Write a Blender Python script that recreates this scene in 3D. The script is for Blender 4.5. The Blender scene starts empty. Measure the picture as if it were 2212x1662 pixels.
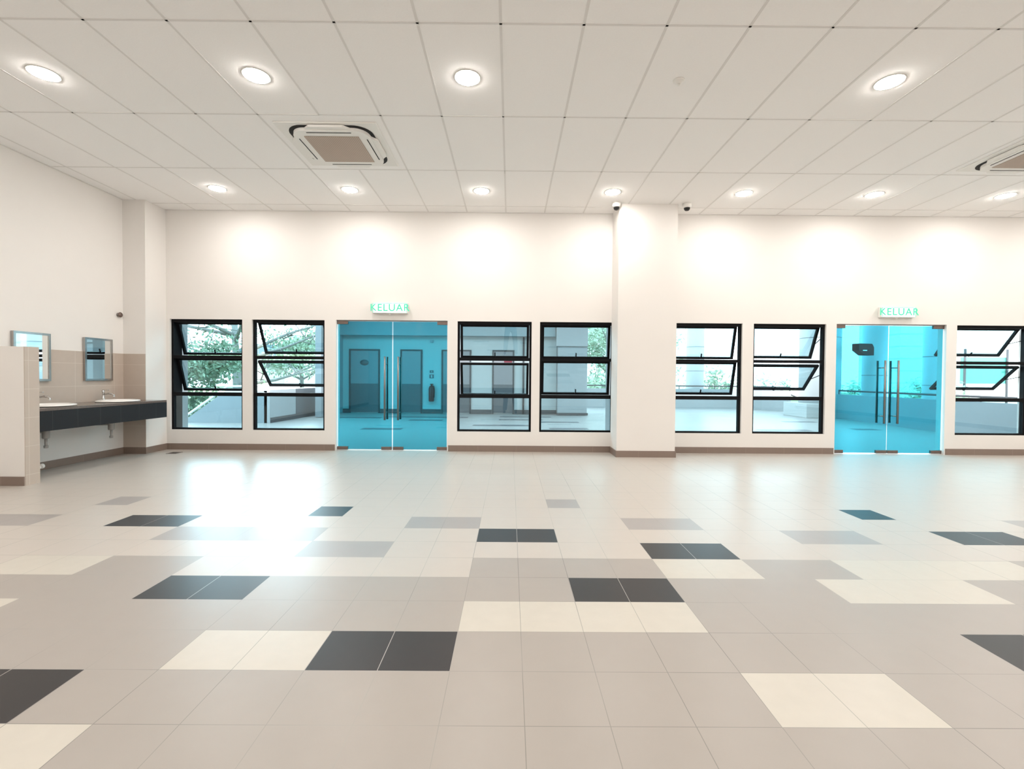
import bpy, bmesh, math, random
from mathutils import Vector, Matrix
random.seed(7)
S = bpy.context.scene
C = S.collection
R = math.radians

# ------------------------------------------------------------------ camera
CAM_H = 1.1824
F_PX, YAW, PIT, ROL = 1005.43, .0037, .0176, .0077
def cam_world(u, fwd, up):
    cp, sp = math.cos(PIT), math.sin(PIT)
    y1 = cp*fwd + sp*up; z = -sp*fwd + cp*up
    cy, sy = math.cos(YAW), math.sin(YAW)
    return Vector((cy*u + sy*y1, -sy*u + cy*y1, z))
cr, sr = math.cos(ROL), math.sin(ROL)
vr = cam_world(cr, 0, sr); vu = cam_world(-sr, 0, cr); vf = cam_world(0, 1, 0)
cd = bpy.data.cameras.new('camera'); cam = bpy.data.objects.new('camera', cd); C.objects.link(cam)
M4 = Matrix.Identity(4)
for i in range(3):
    M4[i][0] = vr[i]; M4[i][1] = vu[i]; M4[i][2] = -vf[i]
M4[2][3] = CAM_H
cam.matrix_world = M4
cd.sensor_fit = 'HORIZONTAL'; cd.sensor_width = 36; cd.lens = F_PX*36/2212
cd.clip_start = .02; cd.clip_end = 400
S.camera = cam

# ------------------------------------------------------------------ world, exposure
SKY = 7.0
GLARE_PATCH = 30.0
LAMP = 182.0
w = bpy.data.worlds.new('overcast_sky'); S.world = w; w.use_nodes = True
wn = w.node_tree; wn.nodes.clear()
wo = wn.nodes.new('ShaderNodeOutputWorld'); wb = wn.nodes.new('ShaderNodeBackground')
tc = wn.nodes.new('ShaderNodeTexCoord'); nz = wn.nodes.new('ShaderNodeTexNoise'); rp = wn.nodes.new('ShaderNodeValToRGB')
nz.inputs['Scale'].default_value = 2.2; nz.inputs['Detail'].default_value = 5
rp.color_ramp.elements[0].color = (.62, .86, 1, 1); rp.color_ramp.elements[1].color = (.86, .96, 1, 1)
rp.color_ramp.elements[0].position = .3; rp.color_ramp.elements[1].position = .6
wn.links.new(tc.outputs['Generated'], nz.inputs['Vector']); wn.links.new(nz.outputs['Fac'], rp.inputs['Fac'])
wn.links.new(rp.outputs['Color'], wb.inputs['Color'])
# broad brighter patch of sky low on the left, added for floor glare
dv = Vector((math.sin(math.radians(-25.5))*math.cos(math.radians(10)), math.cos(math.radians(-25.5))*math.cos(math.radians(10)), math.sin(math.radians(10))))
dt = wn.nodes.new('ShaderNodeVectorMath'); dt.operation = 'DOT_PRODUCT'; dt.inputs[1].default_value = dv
def wmath(op, a, b):
    n = wn.nodes.new('ShaderNodeMath'); n.operation = op
    for i, v in enumerate((a, b)):
        if hasattr(v, 'links'): wn.links.new(v, n.inputs[i])
        else: n.inputs[i].default_value = v
    return n.outputs[0]
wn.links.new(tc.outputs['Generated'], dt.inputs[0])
pt = wmath('MULTIPLY', wmath('POWER', wmath('MAXIMUM', dt.outputs['Value'], 0.0), 70.0), GLARE_PATCH)
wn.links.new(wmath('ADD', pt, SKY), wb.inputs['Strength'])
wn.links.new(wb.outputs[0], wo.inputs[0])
vs = S.view_settings
vs.view_transform = 'Standard'; vs.look = 'None'; vs.gamma = 1; vs.use_curve_mapping = False
vs.exposure = 0.14

# ------------------------------------------------------------------ materials
def new_mat(name):
    m = bpy.data.materials.new(name); m.use_nodes = True
    nt = m.node_tree; b = nt.nodes['Principled BSDF']
    return m, nt, b
def N(nt, t, **kw):
    n = nt.nodes.new(t)
    for k, v in kw.items(): setattr(n, k, v)
    return n
def math_n(nt, op, a, b=None):
    n = N(nt, 'ShaderNodeMath', operation=op)
    for i, v in enumerate((a, b)):
        if v is None: continue
        if hasattr(v, 'links'): nt.links.new(v, n.inputs[i])
        else: n.inputs[i].default_value = v
    return n.outputs[0]
def varied(nt, col, amt, scale, coord='Object', detail=3):
    """a base colour with faint procedural variation"""
    t = N(nt, 'ShaderNodeTexCoord'); n = N(nt, 'ShaderNodeTexNoise')
    n.inputs['Scale'].default_value = scale; n.inputs['Detail'].default_value = detail
    nt.links.new(t.outputs[coord], n.inputs['Vector'])
    mx = N(nt, 'ShaderNodeMix', data_type='RGBA')
    mx.inputs['A'].default_value = tuple(c*(1-amt) for c in col) + (1,)
    mx.inputs['B'].default_value = tuple(min(1, c*(1+amt)) for c in col) + (1,)
    nt.links.new(n.outputs['Fac'], mx.inputs['Factor'])
    return mx.outputs['Result'], t, n
def mat(name, col, rough=.5, metal=0, amt=.03, scale=8, bump=0, spec=.5):
    m, nt, b = new_mat(name)
    c, t, n = varied(nt, col, amt, scale)
    nt.links.new(c, b.inputs['Base Color'])
    b.inputs['Roughness'].default_value = rough; b.inputs['Metallic'].default_value = metal
    b.inputs['Specular IOR Level'].default_value = spec
    if bump:
        bp = N(nt, 'ShaderNodeBump'); bp.inputs['Strength'].default_value = bump; bp.inputs['Distance'].default_value = .002
        nt.links.new(n.outputs['Fac'], bp.inputs['Height']); nt.links.new(bp.outputs[0], b.inputs['Normal'])
    return m
def emit(name, col, strength):
    m, nt, b = new_mat(name)
    b.inputs['Base Color'].default_value = (*col, 1)
    b.inputs['Emission Color'].default_value = (*col, 1); b.inputs['Emission Strength'].default_value = strength
    return m
def line_mask(nt, sep, axis, period, off, width):
    a = math_n(nt, 'DIVIDE', math_n(nt, 'SUBTRACT', sep.outputs[axis], off), period)
    fr = math_n(nt, 'FRACT', a)
    d = math_n(nt, 'ABSOLUTE', math_n(nt, 'SUBTRACT', fr, .5))
    return math_n(nt, 'GREATER_THAN', d, .5 - width/(2*period))
def tiled(name, col, grout, axes, rough=.4, amt=.04, scale=12, breakup=False, spec=.5):
    """axes: list of (axis, period, offset, width) in object space"""
    m, nt, b = new_mat(name)
    c, t, n = varied(nt, col, amt, scale, detail=6)
    sep = N(nt, 'ShaderNodeSeparateXYZ'); nt.links.new(t.outputs['Object'], sep.inputs[0])
    msk = None
    for ax in axes:
        k = line_mask(nt, sep, *ax)
        msk = k if msk is None else math_n(nt, 'MAXIMUM', msk, k)
    gc = N(nt, 'ShaderNodeMix', data_type='RGBA')
    g2 = N(nt, 'ShaderNodeTexNoise'); g2.inputs['Scale'].default_value = .55; g2.inputs['Detail'].default_value = 4
    nt.links.new(t.outputs['Object'], g2.inputs['Vector'])
    gr = N(nt, 'ShaderNodeMapRange'); gr.inputs['From Min'].default_value = .42; gr.inputs['From Max'].default_value = .6
    nt.links.new(g2.outputs['Fac'], gr.inputs['Value']); nt.links.new(gr.outputs[0], gc.inputs['Factor'])
    gc.inputs['A'].default_value = (*grout, 1)
    gc.inputs['B'].default_value = (*[x*(.45 if breakup else .9) for x in grout], 1)
    mx = N(nt, 'ShaderNodeMix', data_type='RGBA')
    nt.links.new(msk, mx.inputs['Factor']); nt.links.new(c, mx.inputs['A']); nt.links.new(gc.outputs['Result'], mx.inputs['B'])
    nt.links.new(mx.outputs['Result'], b.inputs['Base Color'])
    b.inputs['Roughness'].default_value = rough; b.inputs['Specular IOR Level'].default_value = spec
    bp = N(nt, 'ShaderNodeBump'); bp.inputs['Strength'].default_value = .25; bp.inputs['Distance'].default_value = .001
    nt.links.new(math_n(nt, 'SUBTRACT', 1.0, msk), bp.inputs['Height']); nt.links.new(bp.outputs[0], b.inputs['Normal'])
    return m
def glass(name, tint, refl=1.0, rough=0.0):
    m, nt, b = new_mat(name); nt.nodes.remove(b)
    out = nt.nodes['Material Output']
    tr = N(nt, 'ShaderNodeBsdfTransparent'); gl = N(nt, 'ShaderNodeBsdfGlossy'); mx = N(nt, 'ShaderNodeMixShader')
    ge = N(nt, 'ShaderNodeNewGeometry'); dp = N(nt, 'ShaderNodeVectorMath', operation='DOT_PRODUCT')
    nt.links.new(ge.outputs['Normal'], dp.inputs[0]); nt.links.new(ge.outputs['Incoming'], dp.inputs[1])
    inv = math_n(nt, 'SUBTRACT', 1.0, math_n(nt, 'ABSOLUTE', dp.outputs['Value']))
    fr = math_n(nt, 'ADD', math_n(nt, 'MULTIPLY', math_n(nt, 'POWER', inv, 5.0), .96), .04)
    t = N(nt, 'ShaderNodeTexCoord'); n = N(nt, 'ShaderNodeTexNoise'); n.inputs['Scale'].default_value = .8
    nt.links.new(t.outputs['Object'], n.inputs['Vector'])
    cm = N(nt, 'ShaderNodeMix', data_type='RGBA')
    cm.inputs['A'].default_value = (*[x*.97 for x in tint], 1); cm.inputs['B'].default_value = (*tint, 1)
    nt.links.new(n.outputs['Fac'], cm.inputs['Factor']); nt.links.new(cm.outputs['Result'], tr.inputs['Color'])
    gl.inputs['Roughness'].default_value = rough; gl.inputs['Color'].default_value = (1, 1, 1, 1)
    nt.links.new(math_n(nt, 'MULTIPLY', fr, refl), mx.inputs[0])
    nt.links.new(tr.outputs[0], mx.inputs[1]); nt.links.new(gl.outputs[0], mx.inputs[2]); nt.links.new(mx.outputs[0], out.inputs[0])
    return m

TS, FX0, FY0 = .2908, -.2333, 2.1334
FL = [(0, TS, FX0, .0030), (1, TS, FY0, .0030)]
M = {}
M['wall'] = mat('cream_white_paint', (.775, .745, .71), .75, amt=.012, scale=3, bump=.15)
M['ceil'] = mat('ceiling_board', (.93, .91, .89), .9, amt=.03, scale=90, bump=.2)
M['grid'] = mat('ceiling_tee_bar', (.76, .735, .71), .7, amt=.02)
M['f_light'] = tiled('light_cream_floor_tile', (.465, .42, .375), (.38, .37, .33), FL, .34, .03, 9, True, .42)
M['f_taupe'] = tiled('taupe_floor_tile', (.32, .288, .258), (.31, .29, .26), FL, .34, .03, 9, True, .42)
M['f_white'] = tiled('ivory_floor_tile', (.49, .455, .395), (.40, .39, .34), FL, .34, .05, 14, True, .42)
M['f_grey'] = tiled('grey_floor_tile', (.315, .287, .27), (.31, .29, .26), FL, .34, .03, 9, True, .42)
M['f_dark'] = tiled('charcoal_floor_tile', (.026, .022, .022), (.40, .37, .34), FL, .36, .10, 20, False, .28)
M['base'] = tiled('brown_skirting_tile', (.22, .165, .135), (.30, .24, .2), [(0, .6, .1, .004), (1, .6, .2, .004)], .4)
M['wtile'] = tiled('beige_wall_tile', (.50, .42, .355), (.62, .55, .48), [(1, .6, .1, .005), (0, .6, -5.7, .005), (2, .3, .11, .005)], .3)
M['ctile'] = tiled('charcoal_counter_tile', (.016, .016, .018), (.05, .048, .047), [(1, .3, .05, .004)], .5, spec=.25)
M['ctop'] = mat('brown_black_counter_top', (.12, .09, .075), .2, amt=.3, scale=60)
M['ceramic'] = mat('white_ceramic', (.85, .82, .78), .12, amt=.01)
M['chrome'] = mat('chrome', (.75, .74, .73), .12, 1, .02)
M['framechrome'] = mat('mirror_frame_chrome', (.42, .41, .40), .2, 1, .05)
M['steel'] = mat('brushed_steel', (.24, .21, .195), .38, 1, .06, 30)
M['bronze'] = mat('dark_bronze_fitting', (.20, .15, .13), .35, .8, .1, 20)
M['pvc'] = mat('white_plastic', (.80, .78, .74), .4, amt=.01)
M['plastic_dim'] = mat('grey_plastic', (.34, .32, .30), .4)
M['black'] = mat('black_powder_coat', (.003, .003, .004), .55, amt=.1, spec=.15)
M['black_gloss'] = mat('black_gloss_plastic', (.008, .008, .008), .08, amt=.1)
M['mirror'] = mat('mirror_silver', (.88, .92, .92), .015, 1, .003)
M['acgrille'] = tiled('beige_return_grille', (.47, .37, .30), (.33, .26, .21), [(0, .02, 0, .005)], .6)
M['slot'] = mat('dark_air_slot', (.01, .009, .008), .8)
M['lamp'] = emit('downlight_diffuser_glow', (1.0, .955, .91), LAMP)
M['signface'] = emit('exit_sign_lit_face', (.78, 1.0, .95), 1.15)
M['signgreen'] = emit('exit_sign_green_letters', (.05, .42, .26), .8)
M['wglass'] = glass('grey_blue_window_glass', (.65, .77, .80), 1.7)
M['dglass'] = glass('cyan_door_glass', (.25, .66, .745), .9)
M['edge'] = emit('pale_glass_edge', (.55, .85, .88), .0)
M['ext'] = mat('pale_outside_render', (.46, .47, .465), .8, amt=.04, scale=1.5)
M['extgrey'] = mat('grey_outside_render', (.36, .37, .38), .8, amt=.06, scale=2)
M['extblue'] = mat('blue_grey_concrete', (.26, .29, .31), .8, amt=.1, scale=2)
M['extband'] = mat('blue_grey_fascia', (.30, .36, .38), .8)
M['extskirt'] = mat('dark_outside_skirting', (.07, .07, .075), .6)
M['extdoor'] = mat('grey_steel_door', (.27, .25, .26), .5, amt=.03)
M['extdoorlow'] = mat('dark_grey_kick_panel', (.10, .105, .115), .5, amt=.03)
M['extframe'] = mat('dark_door_frame', (.045, .045, .05), .5)
M['roundcol'] = mat('grey_round_column', (.42, .44, .45), .6, amt=.05, scale=3)
M['joint'] = mat('column_joint', (.2, .21, .22), .8)
M['white'] = mat('white_outside_paint', (.82, .82, .80), .7)
M['dist'] = tiled('distant_pale_cladding', (.72, .72, .71), (.58, .58, .57), [(2, .9, 0, .12)], .7)
M['teal'] = mat('teal_panel', (.10, .42, .33), .5)
M['blueroof'] = mat('blue_metal_roof', (.09, .16, .19), .6)
M['winglass'] = mat('dark_house_window', (.06, .09, .10), .2)
M['grass'] = mat('grass_ground', (.16, .19, .10), .9, amt=.4, scale=2)
M['bark'] = mat('tree_bark', (.20, .21, .20), .9, amt=.3, scale=6)
M['leafA'] = mat('leaf_green', (.16, .25, .17), .6, amt=.5, scale=3)
M['leafB'] = mat('leaf_pale_green', (.30, .42, .30), .6, amt=.5, scale=3)
M['red'] = mat('red_sticker', (.17, .02, .035), .5)
M['extred'] = mat('extinguisher_red', (.10, .012, .012), .35)
OFX = [(0, .3, 0, .006), (1, .3, 0, .006)]
M['tfloor'] = tiled('terrace_floor_tile', (.33, .32, .31), (.30, .29, .28), OFX, .35, .06, 3)
M['tdark'] = tiled('terrace_dark_tile', (.10, .10, .11), (.3, .29, .28), OFX, .4)
M['denim'] = mat('dark_trousers_cloth', (.02, .025, .04), .9, amt=.15, scale=40)
M['shirt'] = mat('grey_shirt_cloth', (.12, .12, .13), .9, amt=.1, scale=40)
M['skin'] = mat('skin', (.42, .25, .17), .55)
M['hair'] = mat('black_hair', (.012, .01, .01), .6)

# ------------------------------------------------------------------ mesh helpers
class MB:
    def __init__(s): s.bm = bmesh.new(); s.mi = 0
    def quad(s, pts):
        f = s.bm.faces.new([s.bm.verts.new(p) for p in pts]); f.material_index = s.mi; return f
    def box(s, a, b, bevel=0):
        x0, y0, z0 = a; x1, y1, z1 = b
        v = [s.bm.verts.new(p) for p in ((x0,y0,z0),(x1,y0,z0),(x1,y1,z0),(x0,y1,z0),(x0,y0,z1),(x1,y0,z1),(x1,y1,z1),(x0,y1,z1))]
        fs = [s.bm.faces.new([v[i] for i in q]) for q in ((0,3,2,1),(4,5,6,7),(0,1,5,4),(1,2,6,5),(2,3,7,6),(3,0,4,7))]
        for f in fs: f.material_index = s.mi
        if bevel:
            es = list({e for f in fs for e in f.edges})
            bmesh.ops.bevel(s.bm, geom=es, offset=bevel, segments=2, affect='EDGES', profile=.5)
        return s
    def prism(s, poly, axis, a, b):
        """poly of 2-D points extruded along axis from a to b"""
        def P(p, t):
            return {'x': (t, p[0], p[1]), 'y': (p[0], t, p[1]), 'z': (p[0], p[1], t)}[axis]
        v0 = [s.bm.verts.new(P(p, a)) for p in poly]; v1 = [s.bm.verts.new(P(p, b)) for p in poly]
        n = len(poly)
        s.bm.faces.new(v0[::-1]).material_index = s.mi; s.bm.faces.new(v1).material_index = s.mi
        for i in range(n):
            s.bm.faces.new((v0[i], v0[(i+1) % n], v1[(i+1) % n], v1[i])).material_index = s.mi
        return s
    def tube(s, pts, rad, seg=12, cap=True):
        pts = [Vector(p) for p in pts]; rads = rad if isinstance(rad, (list, tuple)) else [rad]*len(pts)
        rings = []
        up = Vector((0, 0, 1))
        prev = None
        for i, p in enumerate(pts):
            d = (pts[min(i+1, len(pts)-1)] - pts[max(i-1, 0)]).normalized()
            if prev is None:
                a = up if abs(d.z) < .9 else Vector((1, 0, 0))
                n = d.cross(a).normalized()
            else:
                n = (prev - d*prev.dot(d)).normalized()
            prev = n; b = d.cross(n)
            rings.append([s.bm.verts.new(p + (n*math.cos(2*math.pi*k/seg) + b*math.sin(2*math.pi*k/seg))*rads[i]) for k in range(seg)])
        for r0, r1 in zip(rings, rings[1:]):
            for k in range(seg):
                f = s.bm.faces.new((r0[k], r0[(k+1) % seg], r1[(k+1) % seg], r1[k])); f.smooth = True; f.material_index = s.mi
        if cap:
            s.bm.faces.new(rings[0][::-1]).material_index = s.mi; s.bm.faces.new(rings[-1]).material_index = s.mi
        return s
    def lathe(s, prof, c=(0, 0, 0), seg=32, sx=1, sy=1, smooth=True):
        """prof: list of (r, z)"""
        rings = []
        for r, z in prof:
            if r < 1e-6: rings.append([s.bm.verts.new((c[0], c[1], c[2]+z))])
            else: rings.append([s.bm.verts.new((c[0]+sx*r*math.cos(2*math.pi*k/seg), c[1]+sy*r*math.sin(2*math.pi*k/seg), c[2]+z)) for k in range(seg)])
        for a, b in zip(rings, rings[1:]):
            for k in range(seg):
                if len(a) == 1 and len(b) == 1: continue
                if len(a) == 1: f = s.bm.faces.new((a[0], b[k], b[(k+1) % seg]))
                elif len(b) == 1: f = s.bm.faces.new((a[k], a[(k+1) % seg], b[0]))
                else: f = s.bm.faces.new((a[k], a[(k+1) % seg], b[(k+1) % seg], b[k]))
                f.smooth = smooth; f.material_index = s.mi
        return s
    def xform(s, m): bmesh.ops.transform(s.bm, matrix=m, verts=s.bm.verts[:]); return s
    def build(s, name, mats, parent=None):
        bmesh.ops.recalc_face_normals(s.bm, faces=s.bm.faces[:])
        me = bpy.data.meshes.new(name); s.bm.to_mesh(me); s.bm.free()
        for m in (mats if isinstance(mats, (list, tuple)) else [mats]): me.materials.append(m)
        o = bpy.data.objects.new(name, me); C.objects.link(o)
        if parent:
            o.parent = parent
            o.matrix_parent_inverse = Matrix.Translation(parent.location).inverted() if parent.get('_abs') else Matrix.Identity(4)
        return o
def empty(name, loc=(0, 0, 0), absolute=True):
    """absolute: children are modelled in world space and keep it"""
    o = bpy.data.objects.new(name, None); C.objects.link(o); o.location = loc; o.empty_display_size = .1
    if absolute: o['_abs'] = 1
    return o
def tag(o, label, cat, group=None, kind=None):
    o['label'] = label; o['category'] = cat
    if group: o['group'] = group
    if kind: o['kind'] = kind
    return o
def struct(o): o['kind'] = 'structure'; return o
def sub(name, parent, fn, m):
    b = MB(); fn(b); o = b.build(name, m, None)
    o.parent = parent; return o
def child_of(o, p):
    """nest o (modelled in the frame of the thing root) one level deeper under part p"""
    o.parent = p; o.matrix_parent_inverse = Matrix.Identity(4); return o
def dup(root, loc, label=None, group=None, rot=None):
    r = root.copy(); C.objects.link(r); r.location = loc
    if rot is not None: r.rotation_euler = rot
    if label: r['label'] = label
    if group: r['group'] = group
    for ch in list(root.children):
        c = ch.copy(); C.objects.link(c); c.parent = r
        for g in list(ch.children):
            d = g.copy(); C.objects.link(d); d.parent = c
    return r

# ------------------------------------------------------------------ room numbers
XL, XR, YB, YF, H = -5.69, 11.5, 7.276, -4.0, 3.722
WT = .15
WZ0, WZ1 = .31, 2.036
WINS = [(-5.305, -4.18), (-4.03, -2.90), (-.83, .328), (.458, 1.617), (2.49, 3.625), (3.80, 4.937), (6.99, 8.13), (8.31, 9.45)]
DOORS = [(-2.718, -.985), (5.098, 6.825)]
DZ = 2.042

# ---- floor: one quad per tile, tones laid as in the hall
pat = {}
def run(m, j, a, b):
    for i in range(a, b): pat[(i, j)] = m
L_, T_, W_, G_, D_ = range(5)
run(D_, 1, -6, -4); run(D_, -1, -2, 0); run(D_, -2, -7, -5); run(D_, 5, -10, -8); run(D_, 6, -5, -4)
run(D_, 1, 2, 4); run(D_, 3, 4, 6); run(D_, 4, 0, 2); run(D_, 6, 11, 12); run(D_, 4, 12, 14); run(D_, -1, 8, 10)
run(G_, 7, -12, -11); run(G_, 5, -14, -12); run(G_, 5, -2, 0); run(G_, 4, -8, -4); run(G_, 3, -4, -2)
run(T_, 2, -8, -6); run(G_, 7, 2, 3); run(G_, 5, 4, 6); run(G_, 4, 8, 10); run(G_, 5, 15, 17)
run(T_, 2, 0, 4); run(T_, 2, 6, 8); run(T_, 2, 12, 14); run(W_, 2, -10, -8); run(W_, 2, 4, 6)
run(L_, 2, -6, 0); run(W_, 2, 8, 12); run(W_, 1, 7, 10); run(W_, 0, 0, 4); run(W_, 0, -11, -8)
run(W_, -1, -4, -2); run(W_, -3, -6, -4); run(W_, -2, 4, 6)
f = MB()
i0, i1 = math.floor((XL-FX0)/TS)-1, math.ceil((XR-FX0)/TS)+1
j0, j1 = math.floor((YF-FY0)/TS)-1, math.ceil((YB+WT-FY0)/TS)
for i in range(i0, i1):
    for j in range(j0, j1):
        k = pat.get((i, j))
        if k is None:
            if j > 2: k = L_
            elif j == 2: k = L_
            elif j >= -3: k = T_
            else:
                q = ((i//2)*7 + j*13) % 17
                k = D_ if q == 3 else W_ if q == 8 else T_
        f.mi = k
        x0, x1 = max(XL, FX0+i*TS), min(XR, FX0+(i+1)*TS)
        y0, y1 = max(YF, FY0+j*TS), min(YB+WT, FY0+(j+1)*TS)
        if x1 > x0 and y1 > y0: f.quad([(x0, y0, 0), (x1, y0, 0), (x1, y1, 0), (x0, y1, 0)])
bmesh.ops.remove_doubles(f.bm, verts=f.bm.verts[:], dist=1e-5)
struct(f.build('floor', [M['f_light'], M['f_taupe'], M['f_white'], M['f_grey'], M['f_dark']]))

# ---- walls
b = MB()
ops = sorted([(a, c, WZ0, WZ1) for a, c in WINS] + [(a, c, 0, DZ) for a, c in DOORS])
x = XL - WT
for a, c, z0, z1 in ops:
    b.box((x, YB, 0), (a, YB+WT, H))
    if z0 > 0: b.box((a, YB, 0), (c, YB+WT, z0))
    b.box((a, YB, z1), (c, YB+WT, H))
    x = c
b.box((x, YB, 0), (XR+WT, YB+WT, H))
struct(b.build('wall_back', M['wall']))
b = MB(); b.box((XL-WT, YF, 0), (XL, YB, H)); wl = struct(b.build('wall_left', M['wall']))
b = MB(); b.box((XR, YF, 0), (XR+WT, YB, H)); struct(b.build('wall_right', M['wall']))
b = MB(); b.box((XL-WT, YF-WT, 0), (XR+WT, YF, H)); struct(b.build('wall_front', M['wall']))
# ---- beige tiles on the left wall behind the basins
PX, PY0, PY1, PZ = -5.06, 4.86, 5.01, 1.455
b = MB(); b.box((XL, PY1, .785), (XL+.008, 6.86, 1.47)); o = b.build('tiling', M['wtile'], wl)
# ---- ceiling with its tee grid
CX0, CY0 = -.0886, 3.3974
AC = [(-1.8886, 5.1974), (5.9114, 5.1974)]
b = MB(); b.box((XL-WT, YF-WT, H), (XR+WT, YB+WT, H+.12)); ce = struct(b.build('ceiling', M['ceil']))
g = MB()
gw = .010; gz0, gz1 = H-.0025, H+.001
rows = [CY0+1.2*r for r in range(-7, 5) if YF < CY0+1.2*r < YB]
cols = [CX0+.6*k for k in range(-10, 20) if XL < CX0+.6*k < XR]
for y in rows: g.box((XL, y-.008, gz0), (XR, y+.008, gz1))
ed = [YF]+rows+[YB]
for cxx in cols:
    for y0, y1 in zip(ed, ed[1:]):
        if any(abs(cxx-ax) < .1 and y0 < ay < y1 for ax, ay in AC): continue
        g.box((cxx-gw, y0, gz0), (cxx+gw, y1, gz1))
for (x0, y0, x1, y1) in ((XL, YB-.02, XR, YB), (XL, YF, XL+.02, YB), (XR-.02, YF, XR, YB)):
    g.box((x0, y0, gz0-.004), (x1, y1, gz1))
g.build('ceiling_grid', M['grid'], ce)

# ---- baseboards
BH, BT = .095, .012
def skirt(name, segs, parent=None):
    b = MB()
    for a in segs: b.box((a[0], a[1], 0), (a[2], a[3], BH))
    return b.build(name, M['base'], parent)
bs = [(-5.36, YB-BT, DOORS[0][0]-.02, YB), (DOORS[0][1]+.02, YB-BT, 1.58, YB), (2.44, YB-BT, DOORS[1][0]-.02, YB), (DOORS[1][1]+.02, YB-BT, XR, YB)]
struct(skirt('baseboard_back', bs))
struct(skirt('baseboard_left', [(XL, PY1, XL+BT, 6.86), (XL, YF, XL+BT, PY0)]))
struct(skirt('baseboard_right', [(XR-BT, YF, XR, YB)]))

# ---- corner pillar and centre pillar
p = empty('pillar', (-5.525, 7.07, 0))
b = MB(); b.box((XL, 6.865, 0), (-5.36, YB, H)); b.build('shaft', M['wall'], p)
b = MB(); b.box((XL, 6.857, 0), (-5.36, 6.865, 1.47)); b.build('tiling', M['wtile'], p)
skirt('baseboard', [(XL, 6.845, -5.348, 6.857), (-5.36, 6.857, -5.348, YB)], p)
tag(p, 'white corner pillar beside the washbasins, beige tiles on its front', 'pillar')
p = empty('pillar', (2.01, 7.06, 0))
b = MB(); b.box((1.575, 6.855, 0), (2.44, YB, H)); b.build('shaft', M['wall'], p)
skirt('baseboard', [(1.563, 6.843, 2.452, 6.855), (1.563, 6.855, 1.575, YB), (2.44, 6.855, 2.452, YB)], p)
tag(p, 'wide white square pillar in front of the window wall between two black windows', 'pillar')

# ---- low partition by the basins
p = empty('partition_wall', ((XL+PX)/2, 4.93, 0))
b = MB(); b.box((XL, PY0, 0), (PX, PY1, PZ)); b.build('core', M['wall'], p)
b = MB(); b.box((PX, PY0, 0), (PX+.008, PY1, PZ)); b.build('tiled_end', M['wtile'], p)
skirt('baseboard', [(XL, PY0-BT, PX-.003, PY0)], p)
tag(p, 'low white partition wall with beige tiled end beside the washbasins', 'partition')

# ------------------------------------------------------------------ windows
def window(n, x0, x1, angs, drop):
    """angs: opening angle of upper and middle sash; drop: how far each slid down"""
    w_ = struct(empty('window_%d' % n, ((x0+x1)/2, YB+.08, WZ0)))
    ya, yb = YB+.035, YB+.095
    t = .032
    T1, T2 = (1.425, 1.472), (.838, .895)
    b = MB()
    b.box((x0, ya, WZ0), (x0+t, yb, WZ1)); b.box((x1-t, ya, WZ0), (x1, yb, WZ1))
    b.box((x0+t, ya, WZ1-.045), (x1-t, yb, WZ1)); b.box((x0+t, ya, WZ0), (x1-t, yb, WZ0+.028))
    for q in (T1, T2): b.box((x0+t, ya, q[0]), (x1-t, yb, q[1]))
    if n == 1: b.box((x0, yb, WZ0), (x0+t, yb+.13, WZ1))
    b.build('window_frame', M['black'], w_)
    b = MB(); b.box((x0+t, YB+.06, WZ0+.028), (x1-t, YB+.066, T2[0])); b.build('fixed_pane', M['wglass'], w_)
    for k, (z0, z1) in enumerate(((T1[1], WZ1-.045), (T2[1], T1[0]))):
        ang, dr = R(angs[k]), drop[k]
        hh = z1-z0+.012; top = z1+.006-dr
        yh = yb+.002
        mt = Matrix.Translation((0, yh, top)) @ Matrix.Rotation(ang, 4, 'X')
        xa, xb = x0+t-.008+.004, x1-t+.008-.004
        if angs[k] > 4: xa, xb = x0+t+.004, x1-t-.004
        s_ = .036; d_ = .034
        b = MB()
        b.box((xa, 0, -hh), (xa+s_, d_, 0)); b.box((xb-s_, 0, -hh), (xb, d_, 0))
        b.box((xa+s_, 0, -s_), (xb-s_, d_, 0)); b.box((xa+s_, 0, -hh), (xb-s_, d_, -hh+s_))
        b.xform(mt); sash = b.build('sash', M['black'], w_)
        b = MB(); b.box((xa+s_, .014, -hh+s_), (xb-s_, .020, -s_)); b.xform(mt); child_of(b.build('pane', M['wglass'], None), sash)
        b = MB(); xm = (xa+xb)/2
        b.box((xm-.008, -.02, -hh+.01), (xm+.012, 0, -hh+.035)); b.box((xm-.004, -.03, -hh+.02), (xm+.012, -.014, -hh+.095))
        b.xform(mt); child_of(b.build('handle', M['black'], None), sash)
        if angs[k] > 18:
            for xx in (xa+.002, xb-.012):
                b = MB(); e = mt @ Vector((xx, .01, -hh*.55))
                b.tube([(xx+.005, yb-.01, z0+hh*.62), (xx+.005, e.y, e.z)], .006, 6)
                child_of(b.build('stay_arm', M['black'], None), sash)
        sash.parent = w_; sash.matrix_parent_inverse = Matrix.Translation(w_.location).inverted()
angs = [((17, 17), (0, 0)), ((25, 42), (0, .045)), ((7, 14), (0, .04)), ((6, 8), (0, 0)), ((14, 15), (0, 0)), ((22, 42), (0, .045)), ((36, 46), (0, .045)), ((10, 10), (0, 0))]
for n, ((x0, x1), (ag, dr)) in enumerate(zip(WINS, angs)): window(n+1, x0, x1, ag, dr)

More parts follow.
